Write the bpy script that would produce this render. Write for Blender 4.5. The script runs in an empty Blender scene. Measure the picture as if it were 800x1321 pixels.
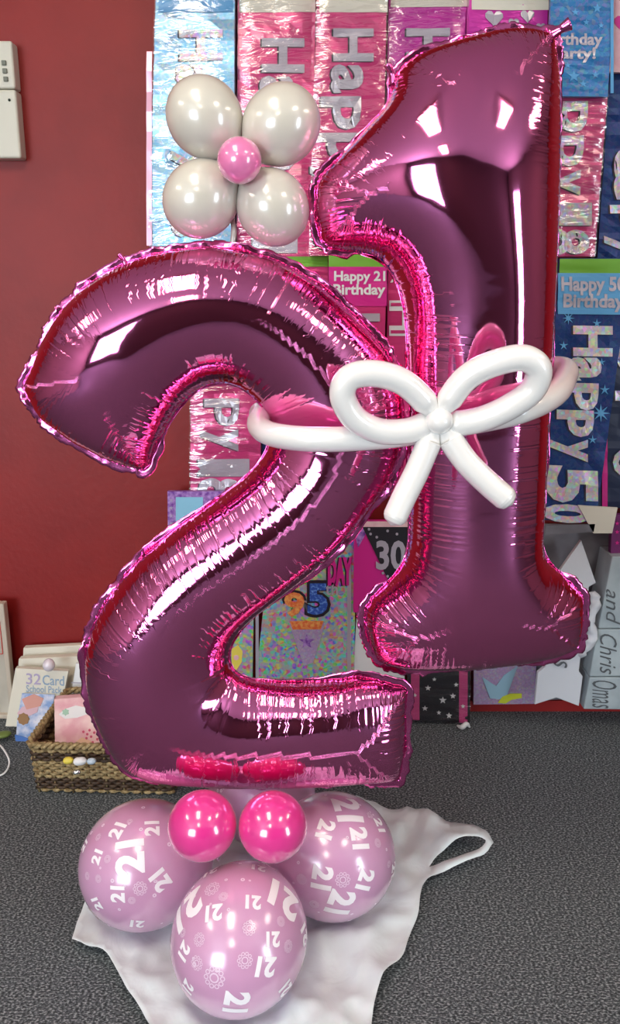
import bpy, bmesh, math, random
import numpy as np
from mathutils import Vector, Matrix, noise
from mathutils.geometry import delaunay_2d_cdt

random.seed(7)
S = bpy.context.scene
COL = S.collection
# ------------------------------------------------------------------ camera
FPX = 1050.0
PITCH = math.radians(14.5)
CAMZ = 1.2
cd = bpy.data.cameras.new('camera'); cam = bpy.data.objects.new('camera', cd); COL.objects.link(cam)
cam.location = (0, 0, CAMZ)
cam.rotation_euler = (math.pi/2 - PITCH, 0, 0)
cd.sensor_fit = 'VERTICAL'; cd.sensor_height = 36; cd.lens = 36*FPX/1321
cd.clip_start = .05
S.camera = cam
S.view_settings.view_transform = 'Standard'; S.view_settings.look = 'None'
S.view_settings.gamma = 1; S.view_settings.use_curve_mapping = False
S.view_settings.exposure = -0.15
# ------------------------------------------------------------------ daylight outside the shop windows
W = bpy.data.worlds.new('world'); S.world = W; W.use_nodes = True
bg = W.node_tree.nodes['Background']; bg.inputs[0].default_value = (.80, .90, 1, 1); bg.inputs[1].default_value = 3.2

def ray(px, py):
    a, b = (px-400)/FPX, (660.5-py)/FPX
    cp, sp = math.cos(PITCH), math.sin(PITCH)
    return Vector((a, cp + b*sp, b*cp - sp))
def at(px, py, Y):
    r = ray(px, py); t = Y/r.y
    return Vector((r.x*t, Y, CAMZ + r.z*t))
def atz(px, py, Z):
    r = ray(px, py); t = (Z-CAMZ)/r.z
    return Vector((r.x*t, r.y*t, Z))

# ------------------------------------------------------------------ materials
def mat(name, col=(.8,.8,.8), rough=.5, metal=0, **kw):
    m = bpy.data.materials.new(name); m.use_nodes = True
    b = m.node_tree.nodes['Principled BSDF']
    b.inputs['Base Color'].default_value = (*col, 1); b.inputs['Roughness'].default_value = rough
    b.inputs['Metallic'].default_value = metal
    for k, v in kw.items():
        b.inputs[k.replace('_', ' ')].default_value = v
    return m
def nodes(m): return m.node_tree.nodes, m.node_tree.links, m.node_tree.nodes['Principled BSDF']
def ramp(nt, fac, stops, lk):
    r = nt.new('ShaderNodeValToRGB'); e = r.color_ramp.elements
    while len(e) < len(stops): e.new(.5)
    for i, (p, c) in enumerate(stops):
        e[i].position = p; e[i].color = (*c, 1)
    lk.new(fac, r.inputs[0]); return r.outputs[0]
def tex_noise(nt, lk, scale, detail=3, vec=None, mapping=None, rough=.5, dist=0):
    n = nt.new('ShaderNodeTexNoise'); n.inputs['Scale'].default_value = scale
    n.inputs['Detail'].default_value = detail; n.inputs['Roughness'].default_value = rough
    n.inputs['Distortion'].default_value = dist
    tc = nt.new('ShaderNodeTexCoord'); v = tc.outputs['Object']
    if mapping:
        mp = nt.new('ShaderNodeMapping'); mp.inputs['Scale'].default_value = mapping
        lk.new(v, mp.inputs[0]); v = mp.outputs[0]
    lk.new(v, n.inputs['Vector']); return n
def noisy(m, c1, c2, scale=40, bump=0, lo=.35, hi=.65, mapping=None, detail=3, bdist=.002):
    nt, lk, b = nodes(m); n = tex_noise(nt, lk, scale, detail, mapping=mapping)
    lk.new(ramp(nt, n.outputs['Fac'], [(lo, c1), (hi, c2)], lk), b.inputs['Base Color'])
    if bump:
        bp = nt.new('ShaderNodeBump'); bp.inputs['Strength'].default_value = bump; bp.inputs['Distance'].default_value = bdist
        lk.new(n.outputs['Fac'], bp.inputs['Height']); lk.new(bp.outputs[0], b.inputs['Normal'])
    return m

# ------------------------------------------------------------------ object helpers
def link(name, me, m=None, parent=None):
    o = bpy.data.objects.new(name, me); COL.objects.link(o)
    if m and me: me.materials.append(m)
    if parent: o.parent = parent
    return o
def tag(o, label=None, cat=None, group=None, kind=None):
    if label: o['label'] = label
    if cat: o['category'] = cat
    if group: o['group'] = group
    if kind: o['kind'] = kind
    return o
def empty(name, loc, label, cat, group=None):
    o = bpy.data.objects.new(name, None); COL.objects.link(o); o.location = loc
    o.empty_display_size = .05
    return tag(o, label, cat, group)
def mesh_obj(name, V, F, m=None, parent=None, smooth=False, world=True):
    me = bpy.data.meshes.new(name)
    me.from_pydata([tuple(v) for v in V], [], [tuple(f) for f in F]); me.update()
    if smooth: me.shade_smooth()
    o = link(name, me, m, parent)
    if parent and world: o.matrix_parent_inverse = Matrix.Translation(parent.location).inverted()
    return o
class MB:
    def __init__(s): s.V = []; s.F = []
    def add(s, V, F):
        k = len(s.V); s.V += [tuple(v) for v in V]; s.F += [tuple(i+k for i in f) for f in F]; return s
    def box(s, a, b):
        x0,y0,z0 = a; x1,y1,z1 = b
        V = [(x,y,z) for z in (z0,z1) for y in (y0,y1) for x in (x0,x1)]
        return s.add(V, [(0,2,3,1),(4,5,7,6),(0,1,5,4),(2,6,7,3),(0,4,6,2),(1,3,7,5)])
    def obj(s, name, m=None, parent=None, smooth=False): return mesh_obj(name, s.V, s.F, m, parent, smooth)
def bevel(o, w=.003, seg=2):
    md = o.modifiers.new('bevel', 'BEVEL'); md.width = w; md.segments = seg; md.limit_method = 'ANGLE'; return o

# ------------------------------------------------------------------ the room
paint = mat('red_wall_paint', (.30,.012,.008), .5, Specular_IOR_Level=.38)
noisy(paint, (.225,.007,.006), (.265,.010,.008), 6, 0)
nt, lk, b = nodes(paint); n = tex_noise(nt, lk, 55, 4); bp = nt.new('ShaderNodeBump'); bp.inputs['Strength'].default_value = .25; bp.inputs['Distance'].default_value = .003
lk.new(n.outputs['Fac'], bp.inputs['Height']); lk.new(bp.outputs[0], b.inputs['Normal'])
carpet = mat('grey_carpet', (.05,.05,.055), .95)
nt, lk, b = nodes(carpet)
n1 = tex_noise(nt, lk, 190, 2, mapping=(1,1.6,1)); n2 = tex_noise(nt, lk, 1.3, 2)
c = ramp(nt, n1.outputs['Fac'], [(.36,(.020,.025,.028)), (.52,(.085,.100,.110)), (.66,(.32,.35,.36))], lk)
lk.new(c, b.inputs['Base Color'])
bp = nt.new('ShaderNodeBump'); bp.inputs['Strength'].default_value = .8; bp.inputs['Distance'].default_value = .004
lk.new(n1.outputs['Fac'], bp.inputs['Height']); lk.new(bp.outputs[0], b.inputs['Normal'])
ceil_m = mat('ceiling_tile_white', (.82,.79,.76), .8)
side_m = mat('shop_wall_brown', (.27,.20,.19), .7)
YW, XL, XR, YB, ZC = 2.25, -4.0, 4.0, -3.2, 2.7
tag(MB().box((XL,YB,-.1),(XR,YW,0)).obj('floor', carpet), kind='structure')
tag(MB().box((XL-.1,YB-.1,ZC),(XR+.1,YW+.1,ZC+.1)).obj('ceiling', ceil_m), kind='structure')
tag(MB().box((XL-.1,YW,-.1),(XR+.1,YW+.1,ZC)).obj('wall_back', paint), kind='structure')
tag(MB().box((XL-.1,YB,-.1),(XL,YW,ZC)).obj('wall_left', side_m), kind='structure')
DY0, DY1, DZ = -2.5, -1.35, 2.15        # glazed door in the right wall
tag(MB().box((XR,YB,-.1),(XR+.1,DY0,ZC)).box((XR,DY1,-.1),(XR+.1,YW,ZC)).box((XR,DY0,DZ),(XR+.1,DY1,ZC)).box((XR,DY0,-.1),(XR+.1,DY1,0)).obj('wall_right', side_m), kind='structure')
# wall behind the camera: two shop windows onto daylight
wf = MB(); opens = [(-3.6,-1.45,.35,2.2)]
xs = [XL] + [v for o in opens for v in o[:2]] + [XR]
for i in range(0, len(xs), 2): wf.box((xs[i],YB-.1,-.1),(xs[i+1],YB,ZC))
for (x0,x1,z0,z1) in opens:
    wf.box((x0,YB-.1,-.1),(x1,YB,z0)); wf.box((x0,YB-.1,z1),(x1,YB,ZC))
tag(wf.obj('wall_front', mat('shop_wall_dark', (.055,.032,.03), .7)), kind='structure')
frame_m = mat('window_frame_dark', (.05,.045,.045), .4)
for i, (x0,x1,z0,z1) in enumerate(opens):
    f = MB(); t = .05
    f.box((x0,YB-.07,z0),(x0+t,YB-.01,z1)); f.box((x1-t,YB-.07,z0),(x1,YB-.01,z1))
    f.box((x0+t,YB-.07,z0),(x1-t,YB-.01,z0+t)); f.box((x0+t,YB-.07,z1-t),(x1-t,YB-.01,z1))
    tag(f.obj('window_%d' % (i+1), frame_m), kind='structure')
    # daylight entering through the opening
    ld = bpy.data.lights.new('daylight', 'AREA'); ld.shape = 'RECTANGLE'; ld.size = x1-x0-.1; ld.size_y = z1-z0-.1
    ld.energy = 40*(x1-x0)*(z1-z0); ld.color = (.80,.91,1)
    lo = bpy.data.objects.new('daylight', ld); COL.objects.link(lo)
    lo.location = ((x0+x1)/2, YB-.12, (z0+z1)/2); lo.rotation_euler = (math.pi/2, 0, 0)
f = MB(); t = .06
f.box((XR+.02,DY0,0),(XR+.07,DY0+t,DZ)).box((XR+.02,DY1-t,0),(XR+.07,DY1,DZ)).box((XR+.02,DY0+t,0),(XR+.07,DY1-t,.1)).box((XR+.02,DY0+t,DZ-t),(XR+.07,DY1-t,DZ))
tag(f.obj('door_1', frame_m), kind='structure')
ld = bpy.data.lights.new('daylight', 'AREA'); ld.shape = 'RECTANGLE'; ld.size = DY1-DY0-.12; ld.size_y = DZ-.16
ld.energy = 44*ld.size*ld.size_y; ld.color = (.80,.91,1)
lo = bpy.data.objects.new('daylight', ld); COL.objects.link(lo); lo.location = (XR+.12, (DY0+DY1)/2, DZ/2); lo.rotation_euler = (math.pi/2, 0, math.pi/2)
# ceiling lamps (warm fluorescent boxes)
lampm = bpy.data.materials.new('lamp_diffuser'); lampm.use_nodes = True
nt = lampm.node_tree.nodes; lk = lampm.node_tree.links
for q in list(nt): nt.remove(q)
em = nt.new('ShaderNodeEmission'); em.inputs[0].default_value = (1,.86,.70,1); em.inputs[1].default_value = 21
ou = nt.new('ShaderNodeOutputMaterial'); lk.new(em.outputs[0], ou.inputs[0])
white_m = mat('lamp_housing_white', (.8,.8,.8), .4)
LAMPS = [(-.55,.25,.55), (1.3,-.1,.30), (-2.6,.3,.4), (2.7,.9,.4), (-.5,-1.9,.5)]
for i, (x, y, hl) in enumerate(LAMPS):
    r = empty('ceiling_lamp', (x,y,ZC), ['warm ceiling lamp above the balloon figure','short warm ceiling lamp right of the camera','warm ceiling lamp near the left wall','warm ceiling lamp near the right wall','warm ceiling lamp near the shop windows'][i], 'lamp')
    MB().box((x-.21,y-hl-.02,ZC-.05),(x+.21,y+hl+.02,ZC)).obj('housing', white_m, r)
    MB().box((x-.18,y-hl,ZC-.065),(x+.18,y+hl,ZC-.0501)).obj('diffuser', lampm, r)

# ------------------------------------------------------------------ inflated foil numbers
FLAT2 = [-1,482,-1,478,0,473,1,468,3,462,4,456,6,451,8,445,10,439,12,434,14,428,16,423,19,417,21,412,24,407,27,401,30,396,34,390,37,385,40,379,44,374,48,370,51,365,55,361,59,357,64,352,68,348,73,344,77,340,82,336,87,332,92,329,97,325,102,322,107,319,112,316,117,313,123,310,128,308,134,305,139,303,144,301,150,299,155,297,161,295,167,294,173,292,179,291,185,289,191,288,197,287,203,286,209,286,214,285,220,285,226,284,232,284,238,284,244,284,250,284,256,284,262,284,268,284,274,285,281,285,287,286,292,287,298,288,305,289,311,290,316,291,322,293,328,294,333,296,339,298,344,300,350,302,356,304,361,306,367,309,372,311,378,314,383,317,388,319,394,322,399,325,404,329,409,332,414,335,419,338,424,342,429,345,433,349,438,353,443,357,447,361,452,364,456,368,460,373,465,377,469,381,473,385,477,389,481,393,485,398,489,402,493,407,497,411,501,416,505,421,508,426,512,431,515,436,519,441,521,446,524,451,527,457,529,463,532,469,534,475,536,482,538,488,539,495,541,501,542,508,542,515,543,521,543,527,543,533,543,539,543,546,543,552,542,558,541,564,540,571,539,577,538,583,537,589,535,595,533,601,531,607,529,613,527,619,524,625,522,630,519,636,516,642,513,647,509,652,506,657,503,662,500,666,497,671,494,676,491,680,487,686,484,691,480,696,477,701,473,706,469,710,465,715,461,720,458,724,454,728,450,733,446,737,442,741,437,745,433,750,429,754,424,758,420,762,415,766,411,770,407,774,402,778,397,782,393,785,389,789,384,793,380,797,375,801,371,805,366,809,361,812,357,816,352,820,348,824,343,828,339,832,335,836,331,841,327,845,323,850,320,856,322,862,326,866,332,869,338,870,344,871,350,871,356,872,362,872,368,873,373,874,379,875,385,875,391,876,397,877,403,877,409,878,415,878,421,879,426,880,432,880,439,881,445,881,451,882,457,883,462,883,468,884,474,884,480,885,486,886,491,887,497,888,503,889,509,890,515,892,521,894,526,896,532,898,537,901,541,905,542,911,543,916,544,922,545,929,545,935,546,941,546,947,546,953,546,959,545,965,545,971,544,978,544,983,543,989,542,995,541,1001,540,1007,538,1013,537,1018,535,1024,533,1029,532,1033,531,1036,529,1037,525,1038,521,1040,516,1042,511,1044,505,1046,500,1047,494,1048,489,1049,483,1050,477,1050,470,1051,464,1051,458,1052,452,1052,446,1052,440,1052,435,1052,429,1052,423,1052,416,1051,410,1051,404,1051,399,1050,393,1050,387,1049,381,1049,375,1048,369,1047,363,1047,357,1046,351,1045,345,1044,339,1044,333,1043,327,1042,321,1042,315,1041,309,1040,303,1040,297,1039,291,1038,285,1037,280,1037,274,1036,268,1035,262,1035,256,1034,251,1033,245,1032,239,1031,233,1030,227,1029,221,1028,215,1027,209,1026,204,1025,198,1023,192,1022,187,1020,181,1018,176,1016,171,1014,166,1012,161,1010,157,1007,152,1004,148,1001,143,997,139,993,135,989,131,984,128,979,124,974,121,969,118,963,115,958,112,953,110,947,107,942,104,936,102,930,99,924,97,918,96,913,94,906,93,900,91,893,91,886,90,880,89,874,89,868,89,862,89,856,89,850,90,843,91,837,92,830,94,824,96,818,97,813,99,807,101,802,104,796,106,790,109,785,111,780,114,775,117,770,120,765,124,759,127,754,130,749,134,745,137,740,141,735,144,731,148,726,152,722,156,717,160,713,164,708,169,704,173,699,177,695,182,691,186,687,191,683,195,679,200,675,205,671,209,667,214,663,219,660,223,656,228,653,233,649,237,646,242,642,247,638,252,634,257,631,261,627,266,623,270,620,275,616,280,612,285,609,290,605,295,601,299,597,303,594,308,590,312,585,317,581,321,576,324,571,327,566,328,560,328,555,327,549,324,543,321,538,317,534,313,530,309,526,305,522,300,518,295,516,290,514,284,513,278,513,272,514,266,516,261,519,256,523,251,527,247,531,243,535,239,539,235,544,230,548,226,552,222,557,218,561,214,565,210,569,206,573,202,578,197,582,193,587,189,591,185,596,181,600,177,604,173,609,168,613,163,615,158,615,152,614,146,612,140,610,134,608,128,605,122,603,117,600,111,598,106,595,101,592,96,589,91,586,86,583,81,580,76,577,71,573,66,570,62,566,57,562,52,558,48,554,43,550,39,546,34,542,30,537,27,533,23,528,20,523,17,518,13,513,10,507,7,502,4,496,2,491,-1,486]
FLAT1 = [730,41,732,46,735,51,737,57,739,63,741,69,742,74,744,80,745,86,747,92,748,98,749,104,750,109,751,115,752,121,752,127,753,133,754,139,754,145,755,151,755,157,755,164,756,170,756,176,756,182,756,187,756,193,756,199,756,205,756,211,756,217,756,223,756,229,756,235,756,241,755,247,755,253,755,259,755,265,754,271,754,277,753,283,753,289,753,295,752,301,752,306,752,312,751,318,750,324,750,331,749,337,749,343,748,349,748,355,747,361,747,367,747,373,746,379,746,385,745,391,745,397,744,402,744,408,743,414,743,420,742,426,742,432,742,438,741,444,741,450,740,456,740,462,740,468,739,474,739,480,739,486,738,492,738,498,738,505,738,511,737,517,737,523,737,529,737,535,737,540,737,546,736,552,736,558,736,564,736,570,735,577,735,583,735,589,735,595,735,601,735,607,734,613,734,619,734,625,734,631,734,637,734,643,734,649,734,655,734,660,734,666,734,672,733,678,733,684,732,691,733,697,734,702,737,707,741,711,744,715,748,720,752,725,756,730,759,735,762,741,766,746,768,751,771,757,773,762,775,767,776,773,776,779,775,785,774,791,773,797,772,803,771,808,769,814,767,820,765,825,763,831,760,837,757,842,753,846,748,849,742,852,737,854,731,856,726,859,720,860,714,862,708,864,702,865,697,867,691,868,685,869,679,871,673,872,667,873,661,874,655,875,649,876,643,877,637,877,631,878,625,879,619,880,613,880,607,880,601,881,595,881,589,881,583,881,577,881,571,881,565,881,559,881,553,880,547,880,541,880,535,879,529,878,524,877,517,876,511,875,506,873,500,871,495,869,490,867,485,864,480,860,476,856,472,851,469,846,466,840,463,835,461,830,459,824,457,819,455,813,454,807,453,801,453,794,453,788,454,783,456,777,457,771,460,766,463,760,466,754,469,749,472,743,475,738,478,733,481,728,485,723,488,717,490,712,492,706,493,701,494,695,495,690,495,684,495,677,495,671,495,665,495,659,495,653,495,647,495,641,495,635,495,629,495,623,495,617,495,611,495,605,495,599,495,593,495,587,495,581,494,575,494,569,494,563,494,557,494,551,494,545,493,538,493,533,493,527,493,521,492,515,492,509,492,503,491,497,491,491,491,485,490,479,490,473,490,466,489,460,489,454,488,448,488,442,487,437,487,431,487,425,486,418,486,412,485,406,483,400,482,394,481,389,479,383,477,377,475,371,472,366,467,361,463,358,457,355,452,353,446,350,441,348,435,345,431,343,426,340,420,338,414,335,409,332,404,328,399,325,394,321,390,316,387,311,385,305,384,299,383,293,382,287,381,281,380,275,380,269,380,263,380,257,381,251,381,245,382,239,383,233,385,228,387,222,389,217,393,211,396,206,400,202,403,197,407,192,411,187,414,182,418,178,422,173,426,169,430,165,434,160,438,156,442,151,446,147,450,142,454,138,459,133,463,129,467,125,471,120,474,115,477,110,479,105,482,99,485,94,488,89,491,84,494,79,498,74,502,69,507,65,511,62,516,58,522,55,527,52,532,50,537,47,543,45,549,43,554,41,560,39,566,38,572,36,578,35,584,33,589,32,595,31,601,30,606,29,612,28,618,27,624,26,630,25,636,25,643,24,649,24,655,24,661,24,667,24,673,24,679,25,685,26,690,27,696,28,702,29,708,31,714,33,720,35,725,37]
def resample(P, h, corner=35, rounds=3):
    P = np.array(P, float); n = len(P); keep = []
    for i in range(n):
        a = P[i]-P[i-1]; b = P[(i+1)%n]-P[i]
        keep.append(abs(math.degrees(math.atan2(a[0]*b[1]-a[1]*b[0], a@b))) > corner)
    for _ in range(rounds):
        Q = []; K = []
        for i in range(len(P)):
            j = (i+1)%len(P)
            if keep[i]: Q.append(P[i]); K.append(True)
            else: Q.append(.75*P[i]+.25*P[j]); K.append(False)
            if not keep[j]: Q.append(.25*P[i]+.75*P[j]); K.append(False)
        P = np.array(Q); keep = K
    Pc = np.vstack([P,P[:1]]); d = np.r_[0,np.cumsum(np.linalg.norm(np.diff(Pc,axis=0),axis=1))]
    N = int(round(d[-1]/h)); t = np.arange(N)/N*d[-1]
    return np.c_[np.interp(t,d,Pc[:,0]),np.interp(t,d,Pc[:,1])]
def inside(loops, X):
    r = np.zeros(len(X),bool); x, y = X[:,0], X[:,1]
    for P in loops:
        for i in range(len(P)):
            x1,y1 = P[i-1]; x2,y2 = P[i]
            if y1 == y2: continue
            r ^= ((y1>y)!=(y2>y))&(x<(x2-x1)*(y-y1)/(y2-y1)+x1)
    return r
def nearest(P, X):
    d = np.full(len(X),1e9); s = np.zeros(len(X)); acc = 0
    for i in range(len(P)):
        a = P[i]; b = P[(i+1)%len(P)]; ab = b-a; L = math.hypot(*ab)
        t = np.clip(((X-a)@ab)/(ab@ab+1e-9),0,1); q = np.linalg.norm(X-a-t[:,None]*ab,axis=1)
        m = q < d; d[m] = q[m]; s[m] = acc+t[m]*L; acc += L
    return d, s
def tri_mesh(loops, h):
    A = np.vstack(loops); lo = A.min(0); hi = A.max(0); pts = []
    for j in range(int((hi[1]-lo[1])/(h*.866))+2):
        xs = np.arange(lo[0],hi[0]+h,h)+(h/2 if j%2 else 0); pts.append(np.c_[xs,np.full(len(xs),lo[1]+j*h*.866)])
    X = np.vstack(pts); X = X[inside(loops,X)]
    for P in loops: X = X[nearest(P,X)[0] > .62*h]
    V = np.vstack([A,X]); E = []; k = 0
    for P in loops:
        E += [(k+i,k+(i+1)%len(P)) for i in range(len(P))]; k += len(P)
    r = delaunay_2d_cdt([Vector(v) for v in V], E, [], 1, 1e-4)
    F = np.array(r[2]); mp = np.array([o[0] if o else 0 for o in r[3]]); F = mp[F]
    F = F[inside(loops, V[F].mean(1))]
    a = V[F[:,1]]-V[F[:,0]]; b = V[F[:,2]]-V[F[:,0]]; s = a[:,0]*b[:,1]-a[:,1]*b[:,0]
    F[s<0] = F[s<0][:,::-1]
    return V, F, k
def inflate(V, F, n, iters, kc=0., press=.05, damp=.95, smooth=0., X0=None, jitter=0.):
    """tension-stiff sheet blown up against its mirror image"""
    nv = len(V); X = np.c_[V,np.zeros(nv)] if X0 is None else X0.copy()
    rng = np.random.default_rng(3)
    if X0 is None: X[n:,2] = .5
    if jitter: X[n:,2] += rng.normal(0,jitter,nv-n)
    E = np.vstack([F[:,[0,1]],F[:,[1,2]],F[:,[2,0]]]); E = np.unique(np.sort(E,1),axis=0); rng.shuffle(E)
    L0 = np.linalg.norm(V[E[:,0]]-V[E[:,1]],axis=1)
    used = [0]*nv; col = np.zeros(len(E),int)
    for k,(a,b) in enumerate(E.tolist()):
        m = used[a]|used[b]; c = 0
        while m>>c&1: c += 1
        col[k] = c; used[a] |= 1<<c; used[b] |= 1<<c
    G = [(E[col==c,0],E[col==c,1],L0[col==c]) for c in range(col.max()+1)]
    deg = np.bincount(E.ravel(),minlength=nv); Vl = np.zeros((nv,3)); h = L0.mean()
    for it in range(iters):
        P = X[F]; N = np.cross(P[:,1]-P[:,0],P[:,2]-P[:,0]); f = np.empty((nv,3))
        for k in range(3): f[:,k] = sum(np.bincount(F[:,j],N[:,k],nv) for j in range(3))
        Vl = Vl*damp + f*((press if it < .6*iters else press*.3)/(h*h))
        if smooth:
            L = np.empty((nv,3))
            for k in range(3): L[:,k] = np.bincount(E[:,0],X[E[:,1],k],nv)+np.bincount(E[:,1],X[E[:,0],k],nv)
            L = L/deg[:,None]-X; L[:n] = 0; Vl += smooth*L
        Xn = X+Vl; Xn[:n,2] = 0
        for a,b,l in G:
            d = Xn[b]-Xn[a]; L = np.sqrt((d*d).sum(1))+1e-9; e = (L-l)/L; e = np.where(e>0,e,e*kc)
            d *= (.5*e)[:,None]; Xn[a] += d; Xn[b] -= d
        Xn[:n,2] = 0; np.maximum(Xn[:,2],0,out=Xn[:,2]); Vl = Xn-X; X = Xn
    return X

def tube(pts, rads, closed=False, nseg=16, sub=8, caps=True):
    """smooth tube through 3-D points"""
    P = [Vector(p) for p in pts]; n = len(P); Q = []; Rr = []
    rng = range(n if closed else n-1)
    for i in rng:
        p0 = P[(i-1)%n] if closed or i > 0 else P[0]*2-P[1]; p1 = P[i]; p2 = P[(i+1)%n]
        p3 = P[(i+2)%n] if closed or i+2 < n else P[-1]*2-P[-2]
        r1, r2 = rads[i], rads[(i+1)%n]
        for k in range(sub):
            t = k/sub; t2 = t*t; t3 = t2*t
            Q.append(.5*((2*p1)+(-p0+p2)*t+(2*p0-5*p1+4*p2-p3)*t2+(-p0+3*p1-3*p2+p3)*t3)); Rr.append(r1+(r2-r1)*t)
    if not closed: Q.append(P[-1]); Rr.append(rads[-1])
    m = len(Q); V = []; F = []; up = None
    for i in range(m):
        a = Q[(i-1)%m] if closed or i > 0 else Q[0]; b = Q[(i+1)%m] if closed or i < m-1 else Q[-1]
        t = (b-a).normalized()
        if up is None: up = t.orthogonal().normalized()
        up = (up - t*up.dot(t)).normalized(); s = t.cross(up)
        for k in range(nseg):
            f = 2*math.pi*k/nseg; V.append(Q[i] + (up*math.cos(f)+s*math.sin(f))*Rr[i])
    for i in range(m if closed else m-1):
        for k in range(nseg):
            j = (i+1)%m; F.append((i*nseg+k,i*nseg+(k+1)%nseg,j*nseg+(k+1)%nseg,j*nseg+k))
    if not closed and caps:
        F.append(tuple(range(nseg))[::-1]); F.append(tuple((m-1)*nseg+k for k in range(nseg)))
    return V, F
foil = mat('pink_foil', (.87,.22,.50), .06, 1)
nt, lk, b = nodes(foil)
uv = nt.new('ShaderNodeUVMap'); uv.uv_map = 'seam'
sp = nt.new('ShaderNodeSeparateXYZ'); lk.new(uv.outputs[0], sp.inputs[0])
def mth(op, a, bb=None, cc=None):
    q = nt.new('ShaderNodeMath'); q.operation = op
    for i, v in enumerate((a,bb,cc)):
        if v is None: continue
        if isinstance(v,(int,float)): q.inputs[i].default_value = v
        else: lk.new(v, q.inputs[i])
    return q.outputs[0]
nz = nt.new('ShaderNodeTexNoise'); nz.noise_dimensions = '1D'; nz.inputs['Scale'].default_value = .16; nz.inputs['Detail'].default_value = 1.5
lk.new(sp.outputs[0], nz.inputs['W'])
mr = nt.new('ShaderNodeMapRange'); mr.interpolation_type = 'SMOOTHSTEP'; lk.new(sp.outputs[1], mr.inputs[0])
for i, v in ((1,10.),(2,115.),(3,1.),(4,0.)): mr.inputs[i].default_value = v
fall = mr.outputs[0]
bp = nt.new('ShaderNodeBump'); bp.inputs['Strength'].default_value = .45; bp.inputs['Distance'].default_value = .006
lk.new(mth('MULTIPLY', mth('SUBTRACT', nz.outputs['Fac'], .5), fall), bp.inputs['Height']); lk.new(bp.outputs[0], b.inputs['Normal'])

OUT2 = [29,513,39,487,50,455,64,425,82,400,103,377,128,358,158,341,195,329,235,321,280,319,328,326,370,341,402,359,434,383,462,411,488,438,507,468,518,503,521,540,516,583,500,627,474,660,450,693,421,722,391,747,356,773,326,796,304,817,293,839,293,860,310,874,345,879,400,879,450,875,490,868,519,866,522,930,525,998,500,1004,400,1011,300,1012,200,1004,168,994,152,978,134,945,119,911,112,878,111,845,117,813,131,784,156,749,184,716,219,687,259,659,294,634,326,608,349,577,352,545,338,520,318,502,292,493,266,497,243,513,224,537,209,563,200,588,194,614,150,598,100,573,60,547]
OUT1 = [716,42,720,100,719,200,715,330,710,450,705,560,700,650,700,708,709,727,729,746,750,768,754,775,750,810,743,842,680,852,600,860,540,862,505,859,487,852,476,830,469,805,470,790,478,774,496,757,518,733,528,700,529,650,529,600,528,500,526,440,522,395,509,357,490,336,460,324,425,321,413,312,409,290,405,260,410,232,425,218,450,190,478,160,497,138,506,115,513,92,530,76,560,63,600,52,640,41,680,37]
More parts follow.
